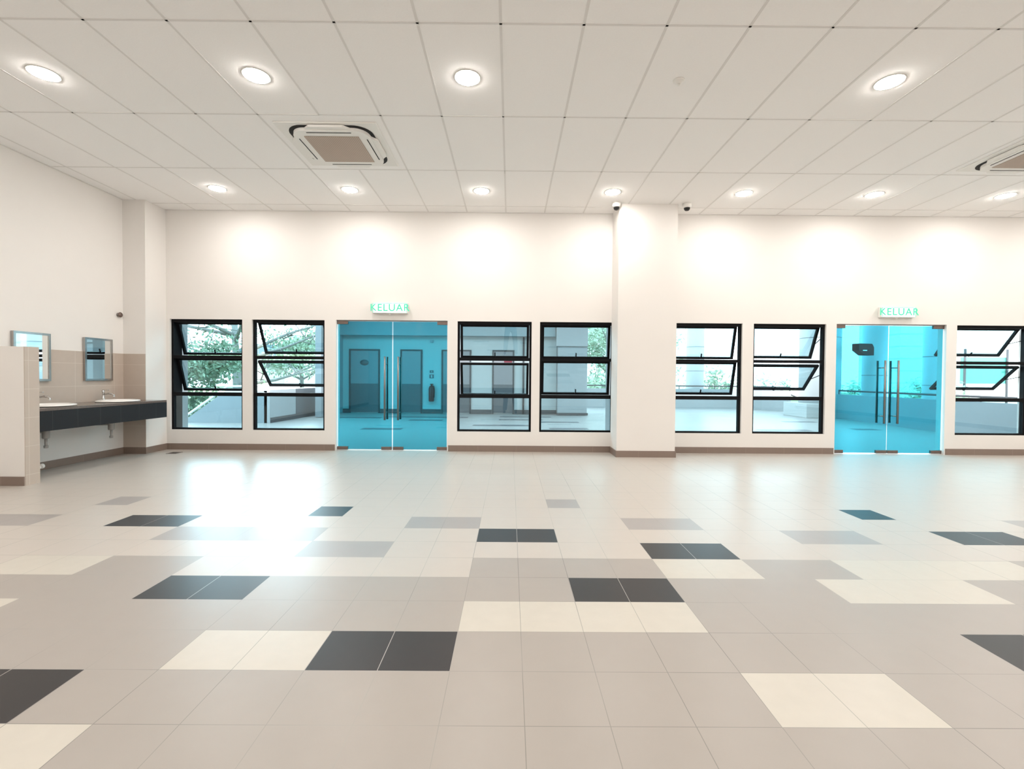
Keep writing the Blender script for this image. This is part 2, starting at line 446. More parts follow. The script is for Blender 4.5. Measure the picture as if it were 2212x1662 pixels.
# ------------------------------------------------------------------ glass doors
def gdoor(n, x0, x1):
    d = struct(empty('door_%d' % n, ((x0+x1)/2, YB+.06, 0)))
    xm = (x0+x1)/2; yg = YB+.05
    b = MB(); b.box((x0, yg-.02, DZ-.012), (x1, yg+.03, DZ)); b.build('head_channel', M['steel'], d)
    for s in (-1, 1):
        a, c = (x0+.012, xm-.009) if s < 0 else (xm+.009, x1-.012)
        b = MB(); b.box((a, yg, .016), (c, yg+.012, DZ-.018)); leaf = b.build('glass_leaf', M['dglass'], d)
        out = a if s < 0 else c
        for z0, z1 in ((.008, .060), (DZ-.062, DZ-.012)):
            b = MB()
            xa, xb = (out-.012, out+.155) if s < 0 else (out-.155, out+.012)
            b.box((xa, yg-.012, z0), (xb, yg+.024, z1), .003)
            b.build('patch_fitting', M['bronze'], d)
        b = MB(); ca, cb = (c-.165, c) if s < 0 else (a, a+.165)
        b.box((ca, yg-.012, .008), (cb, yg+.024, .058), .003); b.build('patch_fitting', M['bronze'], d)
        xh = xm + s*.104
        hd = None
        for yy, nm in ((yg-.07, 'inner'), (yg+.085, 'outer')):
            b = MB(); b.tube([(xh, yy, .485), (xh, yy, 1.475)], .016, 16)
            if nm == 'inner':
                for z in (.60, 1.36): b.tube([(xh, yy, z), (xh, yg+.085, z)], .009, 10)
                hd = b.build('pull_handle', M['steel'], d)
            else:
                b.build('pull_handle', M['steel'], d)
for n, (x0, x1) in enumerate(DOORS): gdoor(n+1, x0, x1)

# ------------------------------------------------------------------ exit signs
def sign(xc, label):
    z0, z1 = 2.142, 2.305; x0, x1 = xc-.27, xc+.27
    r = empty('exit_sign', (xc, YB, z0))
    b = MB(); b.box((x0, YB-.07, z0), (x1, YB, z1), .006); b.build('housing', M['pvc'], r)
    b = MB(); b.box((x0+.008, YB-.074, z0+.008), (x1-.008, YB-.070, z1-.008)); face = b.build('lit_face', M['signface'], r)
    b = MB()
    for q in ((x0+.008, z0+.008, x0+.016, z1-.008), (x1-.016, z0+.008, x1-.008, z1-.008), (x0+.008, z1-.014, x1-.008, z1-.008)):
        b.box((q[0], YB-.076, q[1]), (q[2], YB-.074, q[3]))
    b.build('green_border', M['signgreen'], r)
    cu = bpy.data.curves.new('letters', 'FONT'); cu.body = 'KELUAR'; cu.size = .155; cu.extrude = .001; cu.offset = .002
    cu.align_x = 'CENTER'; cu.align_y = 'CENTER'; cu.space_character = 1.12
    to = bpy.data.objects.new('tmp', cu); C.objects.link(to)
    dg = bpy.context.evaluated_depsgraph_get(); me = bpy.data.meshes.new_from_object(to.evaluated_get(dg))
    bpy.data.objects.remove(to)
    me.transform(Matrix.Translation((xc, YB-.0755, (z0+z1)/2)) @ Matrix.Rotation(R(90), 4, 'X'))
    me.materials.append(M['signgreen'])
    lo = bpy.data.objects.new('letters', me); C.objects.link(lo); lo.parent = r
    lo.matrix_parent_inverse = Matrix.Translation(r.location).inverted()
    b = MB(); b.lathe([(0, -.022), (.012, -.02), (.014, 0)], (xc-.01, YB-.035, z0), 16); b.build('indicator', M['pvc'], r)
    tag(r, label, 'exit sign')
sign(-1.868, 'lit green and white KELUAR exit sign above the glass door left of the pillar')
sign(6.01, 'lit green and white KELUAR exit sign above the glass door right of the pillar')

# ------------------------------------------------------------------ downlights
def downlight():
    r = empty('downlight', (0, 0, 0), False)
    b = MB(); b.lathe([(.100, -.002), (.103, -.004), (.110, -.004), (.116, 0), (.100, 0)], seg=40); o = b.build('trim_ring', M['pvc']); o.parent = r
    b = MB(); b.lathe([(.100, -.003), (.094, -.008), (.07, -.013), (0, -.016)], seg=40); o = b.build('diffuser', M['lamp']); o.parent = r
    return r
dl = downlight(); first = True
nm = {(-3.98, 4.01): 'round lit downlight in the nearer row, at the far left of the ceiling',
      (-2.18, 4.01): 'round lit downlight in the nearer row, above the left ceiling cassette',
      (-.385, 4.01): 'round lit downlight in the nearer row, close to the middle of the ceiling',
      (3.22, 4.01): 'round lit downlight alone at the right of the nearer row, past the detector',
      (-4.03, 6.43): 'small lit downlight nearest the corner pillar, in the row along the window wall',
      (-2.22, 6.43): 'small lit downlight in the wall row just behind the left ceiling cassette',
      (-.415, 6.43): 'small lit downlight in the wall row above the window right of the left door',
      (1.385, 6.43): 'small lit downlight beside the camera left of the wide pillar',
      (3.19, 6.43): 'small lit downlight in the wall row, first to the right of the wide pillar',
      (4.99, 6.43): 'small lit downlight in the wall row just left of above the right door',
      (6.80, 6.43): 'small lit downlight in the wall row beside the right ceiling cassette'}
spots = list(nm)
spots += [(8.6, 6.43), (10.4, 6.43), (5.02, 4.01), (6.82, 4.01), (8.62, 4.01), (10.42, 4.01)]
for yy in (1.59, -.83, -3.0):
    spots += [(-4.0+1.8*k, yy) for k in range(9)]
for (x, y) in spots:
    o = dl if first else dup(dl, (0, 0, 0))
    o.location = (x, y, H); first = False
    near = 'round lit downlight in the unseen ceiling behind or beside the camera'
    tag(o, nm.get((x, y), near), 'ceiling light', 'recessed ceiling downlights')

# ------------------------------------------------------------------ ceiling cassettes
def rsq(h, r, n=8):
    pts = []
    for cx, cy, a0 in ((h-r, h-r, 0), (-h+r, h-r, 90), (-h+r, -h+r, 180), (h-r, -h+r, 270)):
        for k in range(n+1):
            a = R(a0+90*k/n); pts.append((cx+r*math.cos(a), cy+r*math.sin(a)))
    return pts
def cassette(x, y, label):
    r = empty('air_conditioner', (x, y, H), False)
    def add(nm_, fn, m):
        b = MB(); fn(b); o = b.build(nm_, m); o.parent = r; return o
    add('cover_plate', lambda b: b.box((-.52, -.48, -.012), (.52, .48, .0), .004), M['pvc'])
    add('air_slot', lambda b: b.prism(rsq(.437, .18), 'z', -.016, -.0121), M['slot'])
    add('front_panel', lambda b: b.prism(rsq(.398, .15), 'z', -.048, -.0165), M['pvc'])
    for k in range(4):
        def fl(b):
            b.prism([(-.235, .398), (.235, .398), (.17, .455), (-.17, .455)], 'z', -.040, -.017)
            b.xform(Matrix.Rotation(R(90*k), 4, 'Z'))
        add('louvre', fl, M['pvc'])
        def sl(b):
            b.box((-.23, .352, -.0505), (.23, .362, -.048)); b.xform(Matrix.Rotation(R(90*k), 4, 'Z'))
        add('outlet_gap', sl, M['slot'])
    add('return_grille', lambda b: b.box((-.285, -.285, -.054), (.285, .285, -.048), .002), M['acgrille'])
    tag(r, label, 'air conditioner', 'ceiling cassettes')
cassette(*AC[0], 'square white ceiling cassette with beige grille, whole in view on the left')
cassette(*AC[1], 'square white ceiling cassette with beige grille, cut off at the right edge')

# detector and dome cameras
r = empty('smoke_detector', (1.42, 4.02, H), False)
b = MB(); b.lathe([(0, -.03), (.022, -.028), (.03, -.012), (.045, -.010), (.05, 0), (0, 0)], seg=28); o = b.build('housing', M['pvc']); o.parent = r
b = MB(); b.lathe([(0, -.042), (.012, -.04), (.014, -.028), (0, -.028)], seg=20); o = b.build('sensor', M['pvc']); o.parent = r
tag(r, 'small round pale detector on the ceiling in the gap between two downlights', 'detector')
for x, lab in ((1.53, 'white dome security camera with black lens on the ceiling left of the wide pillar'),
               (2.56, 'white dome security camera with black lens on the ceiling right of the wide pillar')):
    r = empty('security_camera', (x, 6.83, H), False)
    b = MB(); b.lathe([(0, 0), (.062, 0), (.062, -.045), (.052, -.062), (.044, -.062), (0, -.062)], seg=28); o = b.build('housing', M['pvc']); o.parent = r
    b = MB(); b.lathe([(.044, -.06), (.042, -.082), (.028, -.1), (0, -.108)], seg=24); o = b.build('dome', M['black_gloss']); o.parent = r
    tag(r, lab, 'security camera', 'dome cameras by the pillar')

# ------------------------------------------------------------------ wash area
CTX = -5.05; CTZ = .795; CY1 = 6.857
BAS = [(-5.325, 5.39), (-5.325, 6.34)]
r = empty('vanity_counter', (-5.37, 5.9, 0))
b = MB(); b.box((XL, PY1, CTZ-.03), (CTX, CY1, CTZ), .002); b.build('counter_top', M['ctop'], r)
b = MB(); b.box((CTX-.03, PY1, .545), (CTX, CY1, CTZ-.03)); b.build('apron', M['ctile'], r)
for y in (5.75, 6.7):
    b = MB(); b.prism([(XL+.01, CTZ-.03), (XL+.01, .56), (XL+.05, .56), (CTX-.08, CTZ-.06), (CTX-.08, CTZ-.03)], 'y', y-.02, y+.02); b.build('bracket', M['plastic_dim'], r)
tag(r, 'long dark tiled washbasin counter with brown top along the left wall', 'counter')
for k, (bx, by) in enumerate(BAS):
    wh = ('nearer the low partition', 'nearer the corner pillar')[k]
    r = empty('wash_basin', (bx, by, CTZ+.0085), False)
    b = MB(); b.lathe([(.165, .004), (.17, .016), (.20, .020), (.225, .014), (.23, 0), (.228, -.002), (.166, -.001)], seg=48, sx=.98, sy=1.12)
    o = b.build('rim', M['ceramic']); o.parent = r
    b = MB(); b.lathe([(.167, .008), (.155, .0), (.13, -.004), (.02, -.008), (0, -.008)], seg=48, sx=.98, sy=1.12); o = b.build('bowl', M['ceramic']); o.parent = r
    b = MB(); b.lathe([(.022, -.004), (.018, -.002), (0, -.003)], seg=20); o = b.build('drain', M['chrome']); o.parent = r
    tag(r, 'white oval basin set in the dark counter, '+wh, 'basin', 'oval washbasins')
    # tap stands behind the basin
    r = empty('tap', (XL+.10, (5.52, 6.41)[k], CTZ), False)
    b = MB(); b.lathe([(0, 0), (.026, 0), (.026, .006), (.014, .010), (.0135, .125), (.018, .13), (.018, .15), (0, .152)], seg=20); o = b.build('body', M['chrome']); o.parent = r
    b = MB(); b.tube([(0, 0, .095), (.06, 0, .108), (.115, 0, .104), (.145, 0, .085), (.150, 0, .06)], [.011, .011, .011, .0105, .012], 12); o = b.build('spout', M['chrome']); o.parent = r
    b = MB(); b.box((-.012, -.008, .151), (.07, .008, .160), .002); o = b.build('lever', M['chrome']); o.parent = r
    tag(r, 'chrome tap with curved spout behind the basin '+wh, 'tap', 'basin taps')
    # trap below
    r = empty('basin_trap', (bx-.02, (5.32, 6.19)[k], .29), False)
    b = MB()
    b.tube([(.05, 0, .474), (.05, 0, .26)], .02, 14); b.lathe([(0, .14), (.03, .14), (.036, .15), (.036, .24), (.03, .26), (0, .26)], (.05, 0, 0), 20)
    o = b.build('bottle_trap', M['plastic_dim']); o.parent = r
    b = MB(); b.tube([(.05, 0, .22), (-.1, 0, .215), (-.33, 0, .215)], .017, 12); o = b.build('waste_pipe', M['plastic_dim']); o.parent = r
    b = MB(); b.tube([(.05, 0, .14), (.05, 0, .05)], .014, 12); b.lathe([(0, .03), (.02, .032), (.022, .06), (0, .062)], (.05, 0, 0), 14); o = b.build('drop_pipe', M['plastic_dim']); o.parent = r
    tag(r, 'grey plastic trap and pipe under the basin '+wh, 'drain pipe', 'basin traps')
    # mirror
    y0, y1 = ((5.32, 5.75), (6.21, 6.64))[k]
    r = empty('wall_mirror', (XL, (y0+y1)/2, 1.08), True)
    xf = XL+.04
    b = MB(); b.box((XL+.008, y0+.026, 1.106), (xf-.008, y1-.026, 1.634)); b.build('mirror_glass', M['mirror'], r)
    b = MB()
    for q in ((y0, y0+.026, 1.08, 1.66), (y1-.026, y1, 1.08, 1.66), (y0+.026, y1-.026, 1.08, 1.106), (y0+.026, y1-.026, 1.634, 1.66)):
        b.box((XL+.008, q[0], q[2]), (xf, q[1], q[3]))
    b.build('mirror_frame', M['framechrome'], r)
    tag(r, ('chrome framed mirror on the left wall, partly hidden behind the low partition', 'chrome framed mirror on the beige tiles, next to the corner pillar')[k], 'mirror', 'washroom mirrors')
r = empty('wall_fixture', (XL, 6.78, 2.03), False)
b = MB(); b.lathe([(0, .0), (.028, 0), (.028, .008), (.012, .012), (.012, .03), (0, .03)], seg=20); b.xform(Matrix.Rotation(R(90), 4, 'Y')); o = b.build('mounting_plate', M['steel']); o.parent = r
b = MB(); b.lathe([(0, .025), (.034, .027), (.038, .036), (.028, .048), (0, .05)], seg=20); b.xform(Matrix.Rotation(R(90), 4, 'Y')); o = b.build('knob', M['bronze']); o.parent = r
tag(r, 'small dark metal knob on the left wall above the far mirror', 'knob')
r = empty('floor_pipe', (-5.36, 5.26, 0), False)
b = MB(); b.tube([(0, 0, 0), (0, 0, .07), (0, .02, .1), (0, .07, .11)], .022, 14); o = b.build('elbow', M['pvc']); o.parent = r
b = MB(); b.lathe([(0, 0), (.038, 0), (.036, .01), (.024, .014), (.022, .02)], seg=20); o = b.build('collar', M['pvc']); o.parent = r
b = MB(); b.tube([(0, .055, .11), (0, .085, .112)], .028, 14); o = b.build('cap', M['pvc']); o.parent = r
tag(r, 'short white plastic pipe elbow on the floor behind the low partition', 'pipe')
r = empty('floor_drain', (-5.0, 6.94, 0), False)
b = MB(); b.box((-.075, -.075, .0005), (.075, .075, .004), .001); o = b.build('cover', M['bronze']); o.parent = r
b = MB()
for k in range(5): b.box((-.055, -.05+k*.022, .004), (.055, -.042+k*.022, .0046))
o = b.build('slot_row', M['slot']); o.parent = r
tag(r, 'small brown square floor drain near the corner pillar', 'floor drain')

# ------------------------------------------------------------------ outside: terrace
YE = YB+WT
b = MB(); b.box((-14, YE, -.25), (-6.0, 11.4, -.01)); b.box((-6.0, YE, -.25), (14.5, 18.1, -.01)); struct(b.build('terrace_floor', M['tfloor']))
b = MB()
for (x, y, n) in ((-3.6, 13.2, 8), (-2.6, 12.4, 3), (-.3, 12.6, 4), (-.9, 11.2, 5), (.6, 12.0, 4), (-4.8, 12.8, 4), (3.2, 12.3, 3), (7.4, 12.6, 3), (-.4, 13.5, 5), (1.0, 10.4, 3), (5.6, 10.6, 4), (-3.4, 10.2, 3), (8.2, 10.9, 2)):
    x = round(x/.3)*.3; y = round(y/.3)*.3
    b.box((x, y, -.0095), (x+.3*n, y+.3, -.008))
struct(b.build('terrace_floor_band', M['tdark']))
b = MB(); b.box((-90, 16, -2.7), (90, 160, -2.5)); b.box((-90, -10, -2.7), (-14, 16, -2.5)); b.box((-14, 11.4, -2.7), (-6, 16, -2.5)); struct(b.build('ground', M['grass']))
# building's own outer piers
b = MB(); b.box((-6.4, YE, 0), (-5.335, 7.72, H)); struct(b.build('wall_pier', M['extgrey']))
b = MB(); b.box((1.60, YE, 0), (2.46, 7.80, H)); struct(b.build('wall_pier', M['extgrey']))
# corridor block opposite
YW = 14.62
b = MB(); b.box((-5.25, YW, 0), (1.45, YW+.25, 3.6)); struct(b.build('wall_corridor', M['ext']))
b = MB(); b.box((-5.25, YW-.25, 2.42), (1.39, YW-.001, 3.6)); struct(b.build('trim_1', M['extband']))
b = MB()
for xa, xb in ((-5.25, -5.06), (-4.08, -3.46), (-2.75, -2.17), (-1.22, -.58), (.13, 1.45)): b.box((xa, YW-.015, 0), (xb, YW-.001, .13))
struct(b.build('baseboard_corridor', M['extskirt']))
b = MB(); b.box((-5.42, 12.95, 0), (-5.25, YW+.25, 3.6)); struct(b.build('wall_corridor_side', M['extblue']))
b = MB(); b.tube([(.41, YW-.035, 0), (.41, YW-.035, 2.41)], .028, 10); tag(b.build('downpipe', M['extframe']), 'thin dark downpipe on the pale wall right of the red signed door', 'pipe')
r = empty('square_column', (1.9, 14.3, 0))
b = MB(); b.box((1.46, 14.3, 0), (2.36, 15.4, 3.6)); b.build('shaft', M['extgrey'], r)
b = MB(); b.box((1.40, 14.22, 2.12), (2.36, 14.3, 3.6)); b.build('upper_casing', M['extgrey'], r)
b = MB(); b.box((1.43, 14.27, 0), (2.39, 14.3, .07)); b.build('skirting', M['extskirt'], r)
tag(r, 'grey square column left of the leafy tree, through the window beside the pillar', 'column')
b = MB(); b.box((-5.5, 12.6, 3.6), (2.5, 15.4, 3.8)); b.box((2.5, 12.6, 3.6), (14, 14.0, 3.8)); b.box((-5.5, YE, 3.6), (14, 9.0, 3.8)); struct(b.build('terrace_roof', M['ext']))  # unseen roof, split into strips so skylight reaches the corridor wall
# doors of the block
def fdoor(x0, x1, label, oval=False):
    d = empty('steel_door', ((x0+x1)/2, YW-.02, 0)); zt = 2.0
    b = MB()
    b.box((x0, YW-.03, 0), (x0+.05, YW-.002, zt)); b.box((x1-.05, YW-.03, 0), (x1, YW-.002, zt)); b.box((x0+.05, YW-.03, zt-.05), (x1-.05, YW-.002, zt))
    b.build('door_frame', M['extframe'], d)
    b = MB(); b.box((x0+.05, YW-.022, .03), (x1-.05, YW-.002, zt-.05)); b.build('door_panel', M['extdoor'], d)
    b = MB(); b.box((x0+.05, YW-.026, .03), (x1-.05, YW-.022, .92)); b.build('kick_panel', M['extdoorlow'], d)
    if oval:
        b = MB(); b.lathe([(0, 0), (.10, 0), (.10, .012), (0, .012)], seg=28, sx=1.35, sy=.9); b.xform(Matrix.Translation(((x0+x1)/2, YW-.022, 1.58)) @ Matrix.Rotation(R(90), 4, 'X')); b.build('oval_plate', M['extdoorlow'], d)
    tag(d, label, 'door', 'grey doors across the terrace')
fdoor(-5.05, -4.09, 'grey steel door with an oval plate, seen through the left glass door', True)
fdoor(-3.45, -2.76, 'narrow grey steel door between the oval plate door and the extinguisher')
fdoor(-2.16, -1.23, 'grey steel door right of the extinguisher, split by the glass door jamb')
fdoor(-.57, .12, 'grey steel door with a red sticker, seen through a black window')
b = MB(); b.box((-.20, YW-.034, 1.55), (.05, YW-.0225, 1.72), .002); tag(b.build('red_sign', M['red']), 'small red sign on the grey door seen through the black window', 'sign')
r = empty('fire_extinguisher', (-2.46, YW-.09, .38))
b = MB(); b.lathe([(0, .38), (.075, .38), (.085, .40), (.085, .78), (.06, .85), (.025, .87), (.02, .90), (0, .90)], (-2.46, YW-.09, 0), 24); b.build('cylinder', M['extred'], r)
b = MB(); b.box((-2.50, YW-.10, .90), (-2.40, YW-.08, .93)); b.tube([(-2.46, YW-.09, .88), (-2.38, YW-.1, .86), (-2.36, YW-.11, .7), (-2.37, YW-.11, .5)], .01, 8); b.build('valve_and_hose', M['black'], r)
b = MB(); b.box((-2.50, YW-.03, .55), (-2.42, YW-.002, .75)); b.build('wall_bracket', M['black'], r)
tag(r, 'fire extinguisher hung on the pale wall behind the left glass door', 'fire extinguisher')
for z0, z1, x0, x1, lab in ((1.27, 1.35, -2.53, -2.41, 'small grey notice above another, over the extinguisher'), (1.10, 1.22, -2.54, -2.40, 'square grey notice directly above the extinguisher')):
    b = MB(); b.box((x0, YW-.012, z0), (x1, YW-.002, z1)); s0 = b.build('wall_notice', M['extdoorlow']); tag(s0, lab, 'sign', 'notices over the extinguisher')
    b = MB(); b.box((x0+.05, YW-.014, z0+.02), (x1-.05, YW-.012, z1-.02)); o = b.build('print', M['ext']); o.parent = s0
b = MB(); b.box((-2.52, YW-.05, 2.22), (-2.42, YW-.002, 2.30), .01); tag(b.build('alarm_sounder', M['extblue']), 'small grey alarm box high on the wall above the extinguisher', 'alarm')

# parapets and rails
def parapet(name, pts, z, th, label, mt, rail=None):
    r = empty(name, (pts[0][0], pts[0][1], 0))
    b = MB()
    for (xa, ya), (xb, yb) in zip(pts, pts[1:]):
        d = Vector((xb-xa, yb-ya)).normalized(); n = Vector((-d.y, d.x))*th/2
        b.prism([(xa-n.x, ya-n.y), (xb-n.x, yb-n.y), (xb+n.x, yb+n.y), (xa+n.x, ya+n.y)], 'z', -.01, z)
    b.build('wall_panel', mt, r)
    if rail:
        b = MB(); b.tube([(x, y, rail) for x, y in pts], .025, 10); b.build('handrail', M['extframe'], r)
        for (xa, ya), (xb, yb) in zip(pts, pts[1:]):
            L = math.hypot(xb-xa, yb-ya); n = max(1, int(L/1.6))
            for k in range(n+1):
                t = k/n; b = MB(); b.tube([(xa+(xb-xa)*t, ya+(yb-ya)*t, z-.01), (xa+(xb-xa)*t, ya+(yb-ya)*t, rail)], .015, 8); b.build('rail_post', M['extframe'], r)
    return tag(r, label, 'parapet')
parapet('parapet', [(2.42, 18.0), (8.6, 18.0), (9.5, 17.5), (10.0, 16.6)], .74, .14, 'far grey terrace parapet with thin rail, behind the wide pillar', M['extgrey'], .86)
parapet('parapet', [(9.85, 7.6), (9.85, 13.9)], .72, .14, 'blue grey side parapet seen through the right glass door', M['extblue'], .83)
# ramp down beyond the curved end
r = empty('ramp_wall', (10.0, 16.6, 0))
b = MB(); b.prism([(10.0, -.4), (13.6, -1.8), (13.6, -1.1), (10.0, .5)], 'y', 17.2, 17.34); b.build('side_panel', M['white'], r)
b = MB(); b.tube([(9.7, 17.2, .9), (10.3, 17.2, .62), (13.4, 17.2, -.7)], .025, 8); b.build('handrail', M['extframe'], r)
tag(r, 'white sloping ramp wall with rail beyond the curved parapet end', 'ramp wall')
# left stair
r = empty('stair_wall', (-6.5, 11.45, 0))
b = MB()
b.prism([(-6.95, .78), (-5.95, .78), (-5.95, -.01), (-6.4, -.3), (-9.3, -2.5), (-9.3, -.92)], 'y', 11.4, 11.55); b.build('wall_panel', M['extblue'], r)
b = MB(); b.prism([(-6.02, 11.4), (-5.88, 11.4), (-5.81, 12.62), (-5.95, 12.62)], 'z', -.01, .80); b.build('return_panel', M['extgrey'], r)
b = MB(); b.prism([(-5.96, 12.62), (-5.83, 12.62), (-5.73, 14.0), (-5.86, 14.0)], 'z', -.01, .80); b.build('dark_panel', M['extdoorlow'], r)
b = MB(); b.prism([(-5.88, 11.42), (-5.87, 11.42), (-5.70, 14.0), (-5.72, 14.0)], 'z', -.01, .12); b.build('skirting', M['extskirt'], r)
b = MB(); b.tube([(-6.1, 11.47, .90), (-6.95, 11.47, .88), (-9.3, 11.47, -.80)], .028, 10); b.build('handrail', M['white'], r)
tag(r, 'blue grey stair wall sloping down to the left with a pale handrail', 'stair wall')
# dark panel painted in place of a dark opening past the return panel
# round columns
def rcol(x, y, rad, label, joints, z0=-.01):
    r = empty('round_column', (x, y, z0), False)
    b = MB(); b.lathe([(0, 0), (rad, 0), (rad, 3.6-z0), (0, 3.6-z0)], seg=48); 
    o = b.build('shaft', M['roundcol']); o.parent = r
    for z in joints:
        b = MB(); b.lathe([(rad+.002, z-z0-.01), (rad+.004, z-z0), (rad+.002, z-z0+.01)], seg=48); o = b.build('joint_ring', M['joint']); o.parent = r
    tag(r, label, 'column', 'round columns on the terrace')
rcol(7.35, 18.5, .33, 'slim round grey column behind the far parapet, right of the wide pillar', (1.45, 2.4), -2.5)
rcol(9.72, 14.6, .56, 'thick round grey column on a square plinth by the curved parapet', (2.45,))
b = MB(); b.box((8.95, 14.0, -.01), (10.5, 15.2, .42), .01); tag(b.build('column_plinth', M['ext']), 'low square plinth around the thick round column', 'plinth')
rcol(11.45, 14.6, .33, 'round blue grey column behind the left leaf of the right glass door', (1.3,), -2.5)
rcol(13.35, 14.6, .30, 'round pale column at the right edge of the right glass door', (1.0, 1.9), -2.5)
r = empty('floodlight', (10.40, 13.7, 2.02), False)
r.rotation_euler = (0, 0, R(12))
b = MB(); b.prism([(-.18, .20), (.20, .20), (.27, .10), (.27, -.14), (-.04, -.14), (-.27, .0), (-.27, .20)], 'y', -.10, .12); o = b.build('housing', M['black']); o.parent = r
b = MB(); b.box((-.14, -.115, -.01), (.0, -.10, .01)); o = b.build('lens_strip', M['chrome']); o.parent = r
b = MB(); b.tube([(.12, .1, .02), (.72, .70, .02)], .03, 8); o = b.build('bracket', M['black']); o.parent = r
tag(r, 'black box floodlight fixed to the column behind the right glass door', 'floodlight')

# ------------------------------------------------------------------ far surroundings
def house(name, x0, x1, y, z0, z1, mt, label, roof=None, wins=(), depth=5):
    r = empty(name, ((x0+x1)/2, y, z0))
    b = MB(); b.box((x0, y, z0), (x1, y+depth, z1)); b.build('wall', mt, r)
    if roof:
        rh, ov, rm = roof; b = MB()
        b.prism([(x0-ov, z1), (x1+ov, z1), (x1-1.2, z1+rh), (x0+1.2, z1+rh)], 'y', y-ov, y+depth+ov); b.build('roof', rm, r)
    for q in wins:
        b = MB(); b.box((q[0], y-.05, q[1]), (q[2], y, q[3])); b.build('window', M['winglass'], r)
    tag(r, label, 'building')
house('house', -24.6, -20.4, 42, -2.5, 2.6, M['dist'], 'low house with a blue hip roof behind the trees', (1.3, .6, M['blueroof']), [(-23.4, 1.6, -22.8, 2.4), (-21.9, 1.6, -21.3, 2.4)])
house('house', -19.4, -17.4, 40, -2.5, 4.1, M['white'], 'small white house with a dark window beside the blue roof', (.5, .3, M['white']), [(-18.7, 2.2, -17.8, 3.0)])
house('pale_tower', 28.5, 30.3, 34, -2.5, 30, M['dist'], 'slim tall pale ribbed building behind the right glass door', depth=4)
house('pale_block', 41, 70, 40, -2.5, 30, M['white'], 'big white building at the right edge beyond the last window', depth=12)
house('pale_block', 9, 21, 55, -2.5, 26, M['white'], 'added white block screening the sky behind the slim round column', depth=12)  # stands where open sky is; added to dim its glare on the floor
r = empty('teal_billboard', (29.9, 29, -2.5))
b = MB(); b.box((28.3, 29, .95), (31.1, 29.2, 2.6)); b.build('panel', M['teal'], r)
for x in (28.35, 31.0): b = MB(); b.tube([(x, 28.95, -2.5), (x, 28.95, 3.1)], .06, 8); b.build('post', M['extframe'], r)
tag(r, 'teal green panel on posts seen through the rightmost window', 'billboard')

def tree(x, y, z, hgt, spread, nl, lab, lm, seed, trunk=.16, low=.35, nb=9, size=.12, sprawl=False, name='tree'):
    rnd = random.Random(seed)
    r = empty(name, (x, y, z), False)
    b = MB(); tips = []
    top = Vector((rnd.uniform(-.1, .1)*spread, 0, hgt*.6))
    b.tube([(0, 0, 0), (top.x*.3, 0, hgt*.25), tuple(top)], [trunk, trunk*.8, trunk*.4], 10)
    for k in range(nb):
        a = 2*math.pi*k/nb + rnd.uniform(-.3, .3); h0 = hgt*rnd.uniform(low*.7, .6)
        base = Vector((top.x*h0/(hgt*.6), 0, h0))
        el = rnd.uniform(.15, .8) if not sprawl else rnd.uniform(.1, .55)
        L = spread*rnd.uniform(.7, 1.05)
        d = Vector((math.cos(a), math.sin(a)*.8, el))
        mid = base + d*L*.5 + Vector((0, 0, rnd.uniform(-.03, .06)*L)); end = base + d*L
        b.tube([tuple(base), tuple(mid), tuple(end)], [trunk*.35, trunk*.22, trunk*.07], 7)
        tips += [mid, end, base+(end-base)*.75]
        for q in range(5):
            s0 = base.lerp(end, rnd.uniform(.3, .95)); e = s0 + Vector((rnd.uniform(-1, 1), rnd.uniform(-1, 1), rnd.uniform(-.2, .9)))*spread*.32
            b.tube([tuple(s0), tuple(e)], [trunk*.12, trunk*.04], 5); tips += [e, s0.lerp(e, .6)]
    o = b.build('trunk', M['bark']); o.parent = r
    vs_, fs_ = [], []
    for k in range(nl):
        c = rnd.choice(tips) + Vector((rnd.gauss(0, 1), rnd.gauss(0, 1), rnd.gauss(0, .8)))*spread*.13
        u = Vector((rnd.gauss(0, 1), rnd.gauss(0, 1), rnd.gauss(0, 1))).normalized(); v = u.orthogonal().normalized()
        s_ = size*rnd.uniform(.6, 1.4); n = len(vs_)
        vs_ += [tuple(c+u*s_), tuple(c+v*s_*.45), tuple(c-u*s_), tuple(c-v*s_*.45)]; fs_.append((n, n+1, n+2, n+3))
    me = bpy.data.meshes.new('foliage'); me.from_pydata(vs_, [], fs_); me.materials.append(lm)
    o = bpy.data.objects.new('foliage', me); C.objects.link(o); o.parent = r
    tag(r, lab, 'tree')
tree(-14.2, 24.5, -2.5, 10.5, 5.5, 500, 'big bare branched tree spreading above the stair wall', M['leafA'], 3, .32, .42, 13, .11, True)
tree(-13.2, 18.5, -2.5, 6.6, 2.3, 9500, 'bushy green tree directly behind the stair wall', M['leafA'], 5, .12, .1, 14, .09)
tree(-12.9, 29, -2.5, 8.8, 2.4, 3500, 'pale leafy tree left of the blue grey wall end', M['leafB'], 8, .18, .5, 10, .11)
tree(-16.3, 20.5, -2.5, 3.6, 1.9, 3500, 'low green bush tree at the far left behind the stair', M['leafB'], 9, .1, .1, 9, .09)
tree(6.0, 26, -2.5, 8.5, 3.2, 9000, 'dense leafy tree right of the square column', M['leafB'], 11, .2, .15, 14, .11)
tree(13.2, 30, -2.5, 5.8, 1.9, 700, 'thin tree with sparse leaves beside the slim column', M['leafB'], 12, .1, .3, 7, .14)
tree(16.6, 30, -2.5, 5.0, 1.6, 350, 'sparse young tree in front of the white sky, second window right of the pillar', M['leafB'], 14, .08, .4, 6, .13)
tree(18.6, 24, -2.5, 4.4, 1.6, 2500, 'leafy shrub tree at the left edge of the right glass door', M['leafB'], 15, .1, .1, 10, .1)
